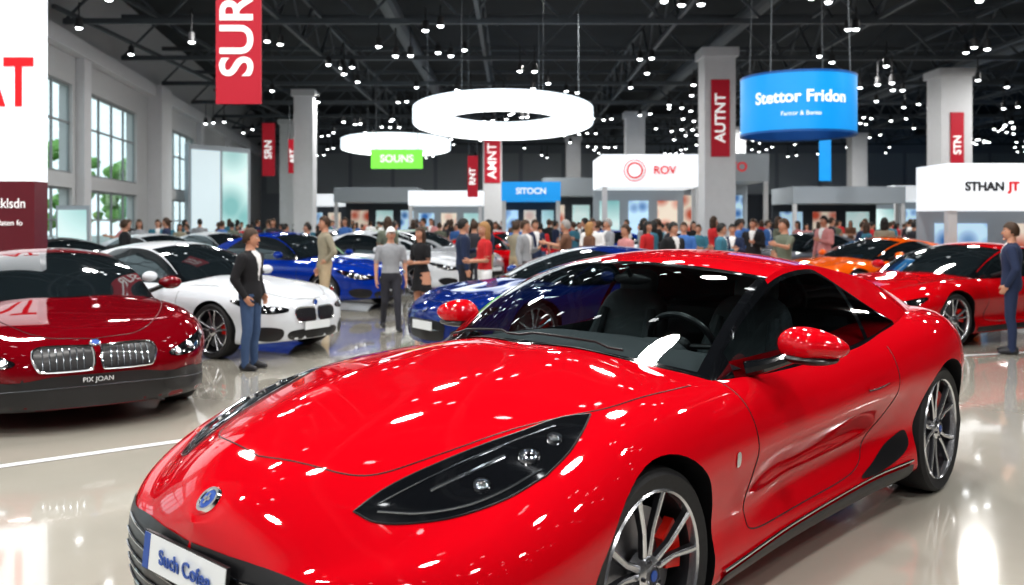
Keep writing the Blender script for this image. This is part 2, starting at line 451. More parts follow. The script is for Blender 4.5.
def build_hero():
    E=empty('sports_car',(-.252,3.907,0),math.atan2(-.743,-.669))
    me,gm,bvh,(C,R,B)=body_parts('hero',HT)
    me.materials[0]=RED; link('body',me,E)
    gm.materials[1]=WIND; gm.materials[3]=SIDEG; link('cabin_shell',gm,E)
    D=MB(); mats=[GLOSSBLK,BLK,CHROME,LEDG,LED,RED,LEATH,PLATE,PLBLUE,TAIL,CLEAR,CALIP]
    for s in (1,-1):
        def q2(L): return [(a,s*b) for a,b in L]
        up=catmull(q2([(.10,.815),(.20,.755),(.35,.71),(.53,.65),(.70,.595),(.84,.55),(.955,.525)]),6)
        lo=catmull(q2([(.955,.525),(.93,.61),(.86,.705),(.75,.81),(.62,.885),(.48,.92)]),6)
        bk=catmull(q2([(.48,.92),(.34,.905),(.21,.865),(.10,.815)]),6)
        hp=[tuple(p) for p in up[:-1]]+[tuple(p) for p in lo[:-1]]+[tuple(p) for p in bk[:-1]]
        patch(D,bvh,hp,'top',.004,0,.025,smooth=False)
        sline(D,bvh,hp,'top',.004,1,.001,closed=True,per=1)
        sline(D,bvh,q2([(.91,.59),(.83,.70),(.72,.80),(.60,.86),(.47,.893)]),'top',.004,3,.006)
        sline(D,bvh,q2([(.89,.575),(.72,.635),(.56,.685),(.40,.735),(.26,.78)]),'top',.0025,3,.006)
        sline(D,bvh,q2([(.76,.67),(.62,.72),(.50,.755)]),'top',.006,3,.004)
        for (a,b2,rr) in ((.64,.785,.028),(.45,.82,.036),(.32,.825,.026)):
            h,n=cast(bvh,'top',a,s*b2); q=n.to_track_quat('Y','Z').to_matrix()
            L=MB(); L.lathe([(.001,.014),(rr*.5,.011),(rr*.8,.003),(rr*.82,.010),(rr,.010),(rr*1.05,0)],[0,3,3,2,2],20)
            D.add([q@Vector(v)+h+n*.003 for v in L.v],L.f,L.m)
        sline(D,bvh,[(-.54,s*.85),(-.2,s*.84),(.06,s*.81),(.36,s*.68),(.62,s*.585),(.84,s*.47),(.93,s*.27),(.965,0)],'top',.0032,1,0)
        sline(D,bvh,[(-.74,.97),(-.76,.80),(-.77,.6),(-.76,.42),(-.84,.34),(-1.4,.325),(-2.0,.345),(-2.22,.46),(-2.38,.68),(-2.42,.96)],'side',.003,1,0,s)
        patch(D,bvh,[(-.56,.72),(-.59,.72),(-.59,.67),(-.56,.67)],'side',.004,2,.02,s)
        patch(D,bvh,[(-2.62,.46),(-2.45,.42),(-2.25,.35),(-2.05,.30),(-2.25,.285),(-2.5,.32),(-2.64,.38)],'side',.004,1,.03,s)
        patch(D,bvh,[(-.50,.245),(-2.66,.265),(-2.66,.19),(-.50,.19)],'side',.012,1,.03,s,smooth=False)
        sline(D,bvh,[(-.5,.262),(-1.5,.27),(-2.66,.285)],'side',.007,2,.008,s)
        patch(D,bvh,[(-2.02,.80),(-2.26,.81),(-2.26,.785),(-2.02,.775)],'side',.010,5,.02,s)
        sline(D,bvh,[(-2.02,.77),(-2.14,.768),(-2.27,.78)],'side',.004,1,0,s)
        def fm(x,y,z):
            return (x*(1-.25*abs(y)) if x>0 else x*.45, y, z*(1-.28*y*s) )
        D.ell((-1.13,s*1.12,1.105),(.12,.165,.080),5,24,14,fm)
        D.ell((-1.145,s*1.12,1.10),(.115,.160,.076),0,24,14,lambda x,y,z:(x*.2 if x>0 else x*.5,y,z*(1-.28*y*s)))
        D.tube([(-1.0,s*.86,.985),(-1.05,s*.96,1.015),(-1.10,s*1.06,1.06)],[.04,.03,.03],0,10)
        D.ell((-1.12,s*1.11,1.05),(.10,.13,.03),1,16,8)
        patch(D,bvh,[(s*.72,.46),(s*.90,.48),(s*.98,.40),(s*.92,.30),(s*.72,.28)],'front',.004,1,.03)
        patch(D,bvh,[(-3.80,.93),(-3.97,.92),(-3.97,.85),(-3.80,.87)],'side',.004,9,.03,s)
    patch(D,bvh,[(-.74,.565),(-.6,.56),(-.3,.585),(0,.59),(.3,.585),(.6,.56),(.74,.565),(.76,.48),(.66,.32),(.3,.27),(-.3,.27),(-.66,.32),(-.76,.48)],'front',.004,1,.03)
    for z in (.33,.38,.43,.48,.53):
        sline(D,bvh,[(-.62,z),(0,z),(.62,z)],'front',.005,0,.008)
    h,n=cast(bvh,'front',0,.71); q=n.to_track_quat('Y','Z').to_matrix(); L=MB()
    L.lathe([(.001,.010),(.030,.010),(.033,.007),(.036,.012),(.046,.012),(.050,0)],[8,8,2,2,2],28)
    L.box((0,.012,0),(.034,.004,.012),2); L.box((0,.012,0),(.010,.004,.04),2)
    D.add([q@Vector(v)+h+n*.001 for v in L.v],L.f,L.m)
    D.obj('trim_details',mats,E)
    pl=MB(); pl.box((0,0,0),(.012,.54,.13),0); pl.box((.0065,0,.0),(.004,.53,.12),1); pl.box((.009,-.245,0),(.003,.04,.12),2)
    hh,_=cast(bvh,'front',0,.51)
    po=pl.obj('number_plate',[BLK,PLATE,PLBLUE],E,(hh.x+.02,0,.51)); po.rotation_euler=(0,-.1,0)
    text('plate_text','Such Cofee',.072,(hh.x+.034,.02,.51),(pi/2,0,pi/2),PLBLUE,E,.002,bold=.001)
    I=MB()
    base=[]
    nv=12
    for k in range(-nv,nv+1):
        v=k/nv*.97; e=abs(v)**2.1
        base.append((C[0][0]+(R[0][0]-C[0][0])*e-.03,R[0][1]*v))
    poly=base+[(-1.02,.83),(-1.02,-.83)]
    patch(I,bvh,poly,'top',.006,2,.05,smooth=False)
    I.box((-1.0,0,.92),(.18,1.46,.16),2); I.tube([(-1.04,-.72,.99),(-1.04,.72,.99)],.045,2,12)
    I.ell((-1.0,.38,1.03),(.10,.17,.06),2)
    st=[]; cx,cy,cz=(-1.22,.40,1.04)
    for k in range(33):
        a=2*pi*k/32; st.append((cx+ .17*math.sin(a)*.42,cy+.185*math.cos(a),cz+.17*math.sin(a)*.9))
    I.tube(st,.017,1,10)
    I.ell((cx+.02,cy,cz-.01),(.03,.06,.05),1)
    I.tube([(cx,cy-.17,cz),(cx+.02,cy,cz-.01),(cx,cy+.17,cz)],.014,1); I.tube([(cx,cy,cz),(cx-.06,cy,cz-.15)],.016,1)
    I.tube([(cx,cy,cz),(-1.0,cy,.95)],.03,1)
    for s in (1,-1):
        y=s*.40
        def se(x,yy,z):
            return (math.copysign(abs(x)**.6,x),math.copysign(abs(yy)**.55,yy),math.copysign(abs(z)**.6,z))
        nb=len(I.v); I.ell((0,0,0),(.075,.25,.36),0,24,16,se)
        Mx=Matrix.Translation((-1.90,y,.89))@Matrix.Rotation(-.28,4,'Y')
        for i in range(nb,len(I.v)): I.v[i]=tuple(Mx@Vector(I.v[i]))
        nb=len(I.v); I.ell((0,0,0),(.05,.13,.09),0,20,12,se)
        Mx=Matrix.Translation((-2.02,y,1.27))@Matrix.Rotation(-.2,4,'Y')
        for i in range(nb,len(I.v)): I.v[i]=tuple(Mx@Vector(I.v[i]))
        for yy in(-.21,.21):
            I.tube([(-1.76,y+yy,.65),(-1.80,y+yy,.88),(-1.89,y+yy*.8,1.12)],[.05,.055,.03],0,10)
        I.ell((-1.60,y,.58),(.28,.26,.10),0,24,12,se)
    I.box((-1.7,0,.56),(1.3,.2,.2),0)
    I.box((-2.78,0,1.0),(.4,1.40,.18),0)
    I.ell((-1.36,0,1.345),(.025,.12,.035),1); I.tube([(-1.35,0,1.35),(-1.31,0,1.41)],.012,1)
    I.obj('interior',[LEATH,BLK,mat('dashboard',(.035,.038,.042),.6)],E)
    Wp=MB()
    for (y0,y1) in ((.50,-.10),(-.05,-.62)):
        pts=[]
        for t in np.linspace(0,1,10):
            v=(y0+(y1-y0)*t)/.83; u=.16+.08*math.sin(pi*t)
            i=int(u*20); e=abs(v)**2.1
            p=Vector((C[i][0]+(R[i][0]-C[i][0])*e,.83*v,C[i][2]+(R[i][2]-C[i][2])*e))
            pts.append(p+Vector((.02,0,.014)))
        Wp.tube(pts,.006,0,6)
    Wp.obj('wipers',[BLK],E)
    wm=wheel_mesh(.385,.27,0,True)
    for i,(x,sg) in enumerate(((0,1),(0,-1),(-3.15,1),(-3.15,-1))):
        o=link('wheel_%d'%(i+1),wm,E,(x,sg*(.90 if x==0 else .93),.385))
        if sg<0: o.rotation_euler=(0,0,pi)
        o.rotation_euler[1]=.15*i
build_hero()

# ------------------------------------------------ background cars
def table(kind):
    if kind=='sedan':
        return dict(xf=.88,xr=-3.80,N=70,nx=-.1,ne=3.0,nr=2.3,tx=-3.2,L=2.8,r=.335,ar=.375,wy=.55,zb=.17,nu=.25,
          W=[(.9,.93),(.3,.93),(-.6,.915),(-1.8,.91),(-2.8,.935),(-3.8,.88)],
          Zc=[(.88,.66),(.78,.74),(.5,.83),(0,.92),(-.5,.965),(-1.5,.96),(-2.8,.99),(-3.3,1.03),(-3.8,1.0)],
          Zs=[(.88,.62),(.6,.74),(.2,.83),(-.4,.88),(-1.4,.90),(-2.4,.93),(-3.0,.96),(-3.8,.90)],
          tuck=[(.9,.02),(-.5,.04),(-1.4,.06),(-2.4,.04),(-3.8,.03)],
          C=[(-.55,0,1),(-.98,0,1.2),(-1.42,0,1.36),(-1.9,0,1.40),(-2.4,0,1.355),(-2.85,0,1.22),(-3.3,0,1.03)],
          R=[(-.72,.70,1),(-1.12,.63,1.16),(-1.52,.56,1.30),(-1.95,.54,1.335),(-2.4,.55,1.29),(-2.85,.60,1.17),(-3.3,.66,1)],
          B=[(-.74,.74,1),(-1.12,.77,1),(-1.52,.78,1),(-1.95,.785,1),(-2.4,.785,1),(-2.85,.76,1),(-3.3,.70,1)],
          wt=2.0,rg=(4.2,5.7),sg=(.4,4.9),bp=2.9)
    if kind=='wedge':
        return dict(xf=.98,xr=-3.70,N=70,nx=-.1,ne=3.2,nr=2.3,tx=-3.2,L=2.8,r=.34,ar=.38,wy=.58,zb=.13,nu=.45,
          W=[(.98,.97),(.3,.97),(-.6,.95),(-1.8,.94),(-2.8,.985),(-3.7,.92)],
          Zc=[(.98,.58),(.85,.66),(.5,.76),(0,.85),(-.45,.91),(-1.5,.92),(-2.8,.95),(-3.3,.97),(-3.7,.94)],
          Zs=[(.98,.54),(.7,.66),(.3,.78),(-.1,.83),(-.6,.84),(-1.4,.85),(-2.3,.90),(-2.9,.96),(-3.7,.88)],
          tuck=[(.9,.02),(-.5,.06),(-1.4,.10),(-2.4,.06),(-3.8,.03)],
          C=[(-.25,0,1),(-.80,0,1.10),(-1.35,0,1.25),(-1.85,0,1.285),(-2.4,0,1.23),(-2.9,0,1.10),(-3.35,0,1.0)],
          R=[(-.55,.74,1),(-1.0,.68,1.06),(-1.5,.58,1.19),(-1.9,.54,1.225),(-2.4,.54,1.18),(-2.9,.60,1.07),(-3.35,.66,1)],
          B=[(-.57,.77,1),(-1.0,.79,1),(-1.5,.80,1),(-1.9,.80,1),(-2.4,.79,1),(-2.9,.76,1),(-3.35,.70,1)],
          wt=2.0,rg=(4.0,5.6),sg=(.35,4.6))
DET={}
def details(kind,style,T,bvh):
    key=(kind,style)
    if key in DET: return DET[key]
    D=MB(); xf=T['xf']
    wk=(kind=='wedge' and style=='kidney')
    zt=.56 if kind=='wedge' else .64
    if wk:
        patch(D,bvh,[(-.93,.36),(-.5,.39),(-.3,.42),(0,.425),(.3,.42),(.5,.39),(.93,.36),(.94,.20),(.5,.17),(-.5,.17),(-.94,.20)],'front',.004,1,.04)
    for s in (1,-1):
        patch(D,bvh,[(s*(.42 if not wk else .53),zt-.03),(s*.60,zt+.0),(s*.76,zt+.055),(s*.85,zt+.085),(s*.87,zt+.05),(s*.80,zt-.04),(s*.66,zt-(.085 if not wk else .07)),(s*(.45 if not wk else .55),zt-(.075 if not wk else .06))],'front',.005,0,.03)
        for yy,dz in ((.60,-.035),(.71,.0)):
            h,n=cast(bvh,'front',s*yy,zt+dz); q=n.to_track_quat('Y','Z').to_matrix(); L=MB()
            L.lathe([(.001,.012),(.022,.01),(.034,.004),(.038,0)],[4,3,3],14); D.add([q@Vector(v)+h+n*.004 for v in L.v],L.f,L.m)
        patch(D,bvh,[(s*.50,.36),(s*.72,.40),(s*.80,.34),(s*.72,.24),(s*.52,.24)],'front',.008,1,.04)
        sline(D,bvh,[(-.62,.80),(-.63,.5),(-.62,.32),(-1.2,.28),(-1.8,.28),(-1.95,.45),(-1.98,.82)],'side',.004,1,0,s,per=5)
        sline(D,bvh,[(-.55,s*.76),(0,s*.68),(.45,s*.52),(.72,s*.3),(.80,0)],'top',.004,1,0,per=5)
        patch(D,bvh,[(-.42,.235),(-2.38,.24),(-2.38,.17),(-.42,.17)],'side',.008,1,.05,s,smooth=False)
        patch(D,bvh,[(-3.45,.84),(-3.68,.85),(-3.68,.75),(-3.5,.77)],'side',.005,9,.04,s)
        D.ell((-1.0,s*1.0,.98 if kind=='sedan' else .95),(.08,.11,.065),5,12,8,lambda x,y,z:(x if x>0 else x*.5,y,z))
        D.tube([(-.95,s*.76,.90 if kind=='sedan' else .86),(-.98,s*.93,.95 if kind=='sedan' else .92)],.022,1,6)
        patch(D,bvh,[(-1.7,.76),(-1.88,.77),(-1.88,.745),(-1.7,.735)],'side',.012,5,.03,s)
    if style=='kidney':
        zc=.52 if kind=='sedan' else .535; hh=.085 if kind=='sedan' else .080
        for s in (1,-1):
            a,b=.03,(.34 if kind=='sedan' else .42)
            kp=[(s*a,zc+hh*.8),(s*(a+.06),zc+hh),(s*(b-.06),zc+hh),(s*b,zc+hh*.4),(s*(b-.03),zc-hh*.8),(s*(b-.09),zc-hh),(s*(a+.05),zc-hh),(s*a,zc-hh*.7)]
            patch(D,bvh,kp,'front',.006,1,.02)
            sline(D,bvh,kp,'front',.009,2,.010,closed=True,per=5)
            for t in np.linspace(.16,.84,7):
                yy=s*(a+(b-a)*t); sline(D,bvh,[(yy,zc-hh*.85),(yy,zc),(yy,zc+hh*.85)],'front',.0045,3,.009,per=3)
        if not wk: patch(D,bvh,[(-.40,.33),(0,.345),(.40,.33),(.34,.22),(-.34,.22)],'front',.005,1,.04)
    else:
        patch(D,bvh,[(-.38,.45),(0,.47),(.38,.45),(.40,.34),(.30,.24),(-.30,.24),(-.40,.34)],'front',.005,1,.04)
        sline(D,bvh,[(-.38,.36),(0,.36),(.38,.36)],'front',.006,2,.01,per=4)
    h,n=cast(bvh,'front',0,zt+(.02 if not wk else .075)); q=n.to_track_quat('Y','Z').to_matrix(); L=MB()
    L.lathe([(.001,.010),(.030,.010),(.036,.012),(.042,.0)],[8,2,2],16); D.add([q@Vector(v)+h for v in L.v],L.f,L.m)
    if not wk:
        h,_=cast(bvh,'front',0,.40 if style!='kidney' else .38)
        D.box((h.x+.012,0,.40 if style!='kidney' else .385),(.014,.44,.10),7)
    else:
        sline(D,bvh,[(-.86,.30),(-.5,.33),(0,.34),(.5,.33),(.86,.30)],'front',.005,3,.006,per=6)
    me=D.mesh('trim_details',[GLOSSBLK,BLK,CHROME,LEDG,LED,RED,LEATH,PLATE,PLBLUE,TAIL])
    if wk:
        q=text_mesh('PIX JOAN',.05,.002)
        bm=bmesh.new(); bm.from_mesh(me)
        h,_=cast(bvh,'front',0,.385)
        for v in q.vertices: v.co=Vector((h.x+.012+v.co.z,v.co.x,.385+v.co.y))
        for p in q.polygons: p.material_index=0
        bm.from_mesh(q); bm.faces.ensure_lookup_table()
        nf=len(q.polygons)
        for f in bm.faces[-nf:]: f.material_index=7
        bm.to_mesh(me); bm.free()
    DET[key]=me
    return me

def bgcar(name,kind,style,pnt,loc,fwd,scale=1.0):
    T=table(kind); me,gm,bvh,_=body_parts(kind,T); de=details(kind,style,T,bvh)
    E=empty(name,(loc[0],loc[1],0),math.atan2(fwd[1],fwd[0]),scale)
    ck=(kind,pnt.name)
    if ck not in BODY: BODY[ck]=(recolor(me,0,pnt,'body'),recolor(gm,0,pnt,'cabin_shell'))
    dk=(kind,style,pnt.name)
    if dk not in DET: DET[dk]=recolor(de,5,pnt,'trim')
    link('body',BODY[ck][0],E); link('cabin_shell',BODY[ck][1],E); link('trim_details',DET[dk],E)
    wm=wheel_mesh(T['r'],.23,1)
    for i,(x,s) in enumerate(((0,1),(0,-1),(-T['L'],1),(-T['L'],-1))):
        o=link('wheel_%d'%(i+1),wm,E,(x,s*.80,T['r']))
        if s<0: o.rotation_euler=(0,0,pi)
    return E

d30=(.866,-.5)
bgcar('coupe_car','wedge','kidney',DRED,(-3.88,8.0),(.57,-.82),1.08)
bgcar('coupe_car','sedan','kidney',WHITE,(-3.2,11.7),d30)
bgcar('coupe_car','sedan','plain',BLACKP,(-6.6,15.2),d30)
bgcar('sedan_car','sedan','kidney',BLUE,(-3.1,17.8),d30,1.05)
bgcar('sedan_car','sedan','plain',WHITE,(-1.7,21.2),d30,1.05)
bgcar('sedan_car','sedan','plain',SILVER,(-1.2,24.6),d30,1.05)
bgcar('sedan_car','sedan','plain',WHITE,(-3.2,28.5),d30)
bgcar('sedan_car','sedan','plain',RED2,(1.0,25.6),(.8,-.6))
bgcar('sedan_car','sedan','plain',WHITE,(-7.2,21.0),d30)
bgcar('sedan_car','sedan','plain',WHITE,(-7.0,25.0),d30)
bgcar('coupe_car','wedge','plain',DBLUE,(-.25,11.5),(-.82,-.57),1.04)
bgcar('sports_car','wedge','plain',RED2,(5.4,12.75),(-.86,-.5),1.06)
bgcar('sports_car','wedge','plain',ORANGE,(6.45,18.7),(-.9,-.43),1.05)
bgcar('sedan_car','sedan','plain',GREY,(6.6,24.0),(-.9,-.43))
bgcar('sedan_car','sedan','plain',WHITE,(11.5,24.0),(-.9,-.43))
bgcar('sedan_car','sedan','plain',WHITE,(3.5,29.0),(-.9,-.43))
bgcar('sedan_car','sedan','plain',SILVER,(12.5,29.0),(-.9,-.43))
bgcar('sedan_car','sedan','plain',BLUE,(2.0,33.5),(-.9,-.43))
bgcar('sedan_car','sedan','plain',RED2,(-8,32),d30)
bgcar('sedan_car','sedan','plain',WHITE,(-5.5,35),d30)
bgcar('sedan_car','sedan','plain',DBLUE,(17,28),(-.9,-.43))

# ---------------------------------------------------------------- people
SKIN=mat('skin',(.52,.27,.18),.5,noise=.08,nscale=20); EYEW=mat('eye_white',(.8,.8,.78),.2); LIP=mat('lips',(.42,.12,.10),.45)
def cloth(n,c): return mat('cloth_'+n,c,.85,noise=.15,nscale=12)
HB=mat('hair_brown',(.05,.025,.012),.6,noise=.3,nscale=40); HK=mat('hair_black',(.012,.01,.009),.55,noise=.3,nscale=40)
HY=mat('hair_blond',(.35,.19,.07),.6,noise=.3,nscale=40); HG=mat('hair_grey',(.3,.29,.28),.6,noise=.3,nscale=40)

def remesh(mb, vox, it=3):
    me=bpy.data.meshes.new('x'); me.from_pydata(mb.v,[],mb.f); me.update()
    o=bpy.data.objects.new('x',me); COL.objects.link(o)
    r=o.modifiers.new('r','REMESH'); r.mode='VOXEL'; r.voxel_size=vox
    s=o.modifiers.new('s','SMOOTH'); s.iterations=it; s.factor=.5
    dg=bpy.context.evaluated_depsgraph_get(); dg.update()
    e=bpy.data.meshes.new_from_object(o.evaluated_get(dg)); bpy.data.objects.remove(o)
    V=[tuple(v.co) for v in e.vertices]; F=[tuple(p.vertices) for p in e.polygons]
    return V,F
def limb(mb,pts,rad,label,n=14):
    pts=[Vector(p) for p in pts]
    for i in range(len(pts)-1):
        mb.tube([pts[i],pts[i+1]],[rad[i],rad[i+1]],label,n)
    for p,r in zip(pts,rad): mb.ell(p,(r,r,r),label,n,8)
hb=MB()
hb.ell((0,0,-.05),(.040,.016,.052),0,16,10)
hb.tube([(0,0,.03),(0,0,-.01),(0,0,-.03)],[.026,.025,.028],0,12)
for (x,L,r) in ((.029,.070,.0085),(.010,.080,.009),(-.010,.074,.0085),(-.028,.058,.0075)):
    p0=Vector((x*.9,0,-.08)); a=.15; pts=[p0]
    for f in (.45,.32,.23):
        d=Vector((x*.8,math.sin(a),-math.cos(a))); d.normalize(); pts.append(pts[-1]+d*L*f*1.05); a+=.35
    limb(hb,pts,[r*1.1,r,r*.95,r*.85],0,10)
limb(hb,[(.022,.004,-.025),(.046,.010,-.050),(.056,.018,-.075),(.056,.026,-.095)],[.015,.012,.010,.0085],0,10)
HANDV,HANDF=remesh(hb,.0042,2)

def head_parts(hair, hairstyle, cap=False):
    b=MB()
    def fh(x,y,z):
        w=1.0; xx=x
        if z<0:
            w=1-.38*(-z)**1.6; xx=x*(1-.18*(-z)) + .14*(-z)*(1 if x>0 else .3)
        if x<0: xx=xx*1.08
        if x>.6 and .0<z<.25 and .15<abs(y)<.55: xx-=.06
        return (xx,y*w,z)
    b.ell((0,0,0),(.092,.074,.118),0,32,24,fh)
    b.ell((.094,0,-.012),(.016,.011,.026),0,12,10,lambda x,y,z:(x*(1-.6*max(z,0)),y*(1-.4*z),z))
    b.ell((.102,0,-.028),(.012,.014,.010),0,10,8)
    b.ell((.086,0,-.060),(.010,.023,.005),6,12,6); b.ell((.084,0,-.068),(.011,.018,.006),6,12,6)
    b.ell((.075,0,-.100),(.018,.022,.016),0,12,8)
    for s in (1,-1):
        b.ell((.078,s*.029,.012),(.010,.014,.007),5,12,8); b.ell((.086,s*.029,.012),(.004,.006,.006),7,8,6)
        b.ell((.084,s*.030,.030),(.008,.019,.004),4,10,6)
        b.ell((-.005,s*.076,-.008),(.018,.008,.031),0,12,8)
    b.tube([(-.012,0,-.06),(-.02,0,-.17)],[.052,.056],0,16)
    hv=MB()
    k=1.09
    hv.ell((-.006,0,.010),(.098*k,.079*k,.118*k),4,32,24)
    fs=[];
    for f in hv.f:
        c=sum((Vector(hv.v[i]) for i in f),Vector())/4
        keep=True
        lim=.055 if hairstyle!='cap' else .04
        if c.x>.02 and c.z<lim+ (0.0 if c.x>.06 else (c.x-.06)*.9): keep=False
        if c.z<-.055 and hairstyle in('short','cap'): keep=False
        if c.z<-.02 and c.x>-.03 : keep=False
        if keep: fs.append(f)
    b.add(hv.v,fs,4 if hairstyle!='cap' else 7)
    if hairstyle=='cap':
        b.ell((.10,0,.055),(.065,.06,.008),7,16,6)
    if hairstyle=='long':
        b.ell((-.055,0,-.09),(.05,.085,.15),4,16,12)
        for s in(1,-1): b.ell((-.01,s*.078,-.07),(.035,.018,.12),4,12,10)
    if hairstyle=='bun':
        b.ell((-.12,0,.03),(.035,.035,.035),4,12,8); 
    return b

def person_mesh(female=False, arms='down', legs='stand', hairstyle='short', jacket=False, sleeves='long', dress=False, shorts=False, turn=0, lean=0):
    b=MB(); lab=[]
    def mark(l):
        while len(lab)<len(b.v): lab.append(l)
    w=.88 if female else 1.0
    jk=1.10 if jacket else 1.0
    rings=[(.84,.13,.10,2),(.90,.165,.118,2),(.97,.168*(1.03 if female else 1),.118,2),(1.02,.158,.112,1),(1.10,.145*(.9 if female else 1),.105,1),(1.20,.158*(.92 if female else 1),.112,1),(1.30,.182,.122,1),(1.38,.190,.116,1),(1.435,.165,.095,1),(1.475,.085,.065,1),(1.50,.058,.056,0),(1.58,.052,.054,0)]
    if jacket or dress: rings=[(z,a,c,(1 if (z>=.84 and l==2) else l)) for z,a,c,l in rings]
    n=24
    for i in range(len(rings)-1):
        z0,a0,c0,l0=rings[i]; z1,a1,c1,l1=rings[i+1]
        vs=[];
        for (z,a,c,l) in (rings[i],rings[i+1]):
            a*=w*(jk if l==1 else 1); c*=(jk if l==1 else 1)
            lx=lean*(z-.95) if z>.95 else 0
            for k in range(n):
                t=2*pi*k/n; vs.append((c*math.cos(t)+lx,a*math.sin(t),z))
        fs=[(k,(k+1)%n,n+(k+1)%n,n+k) for k in range(n)]+[tuple(range(n))[::-1],tuple(range(n,2*n))]
        b.add(vs,fs); 
        while len(lab)<len(b.v): lab.append(l0 if len(lab)<len(b.v)-n else l1)
    if dress:
        vs=[];
        for (z,a,c) in ((.62,.20,.17),(.98,.165,.13)):
            for k in range(n):
                t=2*pi*k/n; vs.append((c*math.cos(t),a*math.sin(t),z))
        b.add(vs,[(k,(k+1)%n,n+(k+1)%n,n+k) for k in range(n)]+[tuple(range(n))[::-1],tuple(range(n,2*n))]); mark(1)
    LG={'stand':[((.0,.085,.90),(.015,.095,.49),(-.01,.105,.085)),((.0,-.085,.90),(.02,-.10,.49),(.0,-.12,.085))],
        'walk':[((.0,.085,.90),(.13,.09,.50),(.20,.09,.085)),((.0,-.085,.90),(-.02,-.09,.49),(-.20,-.09,.12))],
        'shift':[((.0,.085,.90),(.05,.14,.49),(.04,.19,.085)),((.0,-.085,.90),(-.01,-.09,.49),(-.04,-.09,.085))]}[legs]
    for (h,k,a) in LG:
        ll=0 if dress else 2
        kk=Vector(k); aa=Vector(a); mid=(kk+aa)/2+Vector((-.015,0,.06))
        rr=[.092,.066,.060,.048] if ll==2 else [.085,.055,.05,.036]
        limb(b,[h,k,mid,a],rr,0); mark(ll)
        limb(b,[(a[0]-.045,a[1],.045+a[2]-.085),(a[0]+.06,a[1]*1.05,.045+a[2]-.085),(a[0]+.15,a[1]*1.12,.034+a[2]-.085)],[.042,.044,.032],0); mark(3)
    sy=.185*w
    AR={'down':[((-.02,.245,1.13),(.04,.255,.88)),((-.02,-.245,1.13),(.04,-.255,.88))],
        'pocket':[((-.06,.275,1.14),(.05,.215,.93)),((-.06,-.275,1.14),(.05,-.215,.93))],
        'fold':[((.0,.25,1.14),(.17,.06,1.14)),((.0,-.25,1.14),(.19,-.05,1.11))],
        'phone':[((.03,.24,1.14),(.24,.10,1.20)),((-.02,-.245,1.13),(.04,-.255,.88))],
        'both':[((.03,.23,1.14),(.25,.08,1.12)),((.03,-.23,1.14),(.25,-.08,1.12))],
        'hip':[((-.06,.33,1.15),(.03,.19,1.02)),((-.02,-.245,1.13),(.04,-.255,.88))],
        'point':[((.12,.25,1.25),(.36,.27,1.30)),((-.02,-.245,1.13),(.04,-.255,.88))]}[arms]
    hands=[]
    for (e,wr),s in zip(AR,(1,-1)):
        sh=Vector((lean*.45,s*(sy+.01),1.395)); e=Vector((e[0]+lean*.2,e[1]*w,e[2])); wr=Vector((wr[0]+lean*.1,wr[1]*w,wr[2]))
        f=1.12 if jacket else 1.0
        if sleeves=='long':
            limb(b,[sh,e,wr],[.062*f,.049*f,.037*f],0); mark(1)
        elif sleeves=='short':
            m=sh.lerp(e,.75); limb(b,[sh,m],[.064,.056],0); mark(1); limb(b,[m,e,wr],[.046,.042,.030],0); mark(0)
        else:
            limb(b,[sh,e,wr],[.052,.040,.028],0); mark(0)
        d=(wr-e).normalized(); hands.append((wr,d,s))
    kd=KDTree(len(b.v))
    for i,v in enumerate(b.v): kd.insert(v,i)
    kd.balance()
    V,F=remesh(b,.016,4)
    out=MB(); ms=[]
    for f in F:
        c=sum((Vector(V[i]) for i in f),Vector())/len(f)
        l=lab[kd.find(c)[1]]
        if l==1 and (jacket) and c.z>1.12 and c.x>.05 and abs(c.y)<(c.z-1.10)*.20: l=8
        if l==2 and shorts and c.z<.47 : l=0
        if l==2 and c.z>.985 and not jacket: l=1
        ms.append(l)
    out.add(V,F,ms)
    for (wr,d,s) in hands:
        q=Vector((0,0,-1)).rotation_difference(d).to_matrix()
        hv=[]
        for v in HANDV:
            p=Vector((v[0],-v[1]*s,v[2])); hv.append(q@p+wr)
        out.add(hv,HANDF,0)
    hp=head_parts(None,hairstyle)
    Mx=Matrix.Translation((lean*.55+.012,0,1.632))@Matrix.Rotation(turn,4,'Z')
    out.add([Mx@Vector(v) for v in hp.v],hp.f,hp.m)
    return out.mesh('body',[SKIN]*9,ang=60)

def dressup(me,top,bot,shoe,hair,cap=None,inner=None,name='figure'):
    c=me.copy(); c.name=name
    ms=[SKIN,top,bot,shoe,hair,EYEW,LIP,cap or HK,inner or cloth('white',(.75,.75,.75))]
    for i,m in enumerate(ms): c.materials[i]=m
    return c
CB=cloth('black',(.014,.014,.017)); CN=cloth('navy',(.018,.03,.075)); CJ=cloth('denim',(.05,.09,.18)); CW=cloth('white',(.75,.75,.75))
CR=cloth('red',(.5,.02,.025)); CK=cloth('khaki',(.30,.27,.20)); CG=cloth('grey',(.30,.31,.33)); CT=cloth('teal',(.05,.18,.25)); CBL=cloth('blue',(.06,.16,.42)); COL_=cloth('olive',(.14,.16,.12)); CBR=cloth('brown',(.16,.08,.05)); CTN=cloth('tan',(.42,.33,.22)); CDK=cloth('dark_trousers',(.03,.03,.04))
CPK=cloth('pink',(.55,.25,.25))
P_={}
P_['suit']=person_mesh(jacket=True,arms='pocket',turn=.2)
P_['suit2']=person_mesh(jacket=True,arms='phone',legs='shift')
P_['shirt']=person_mesh(arms='hip',legs='shift')
P_['cap']=person_mesh(hairstyle='cap',arms='down',sleeves='short',legs='walk')
P_['dress']=person_mesh(female=True,dress=True,sleeves='short',hairstyle='long',arms='both',lean=.05)
P_['wred']=person_mesh(female=True,sleeves='short',hairstyle='long',arms='both',turn=.2)
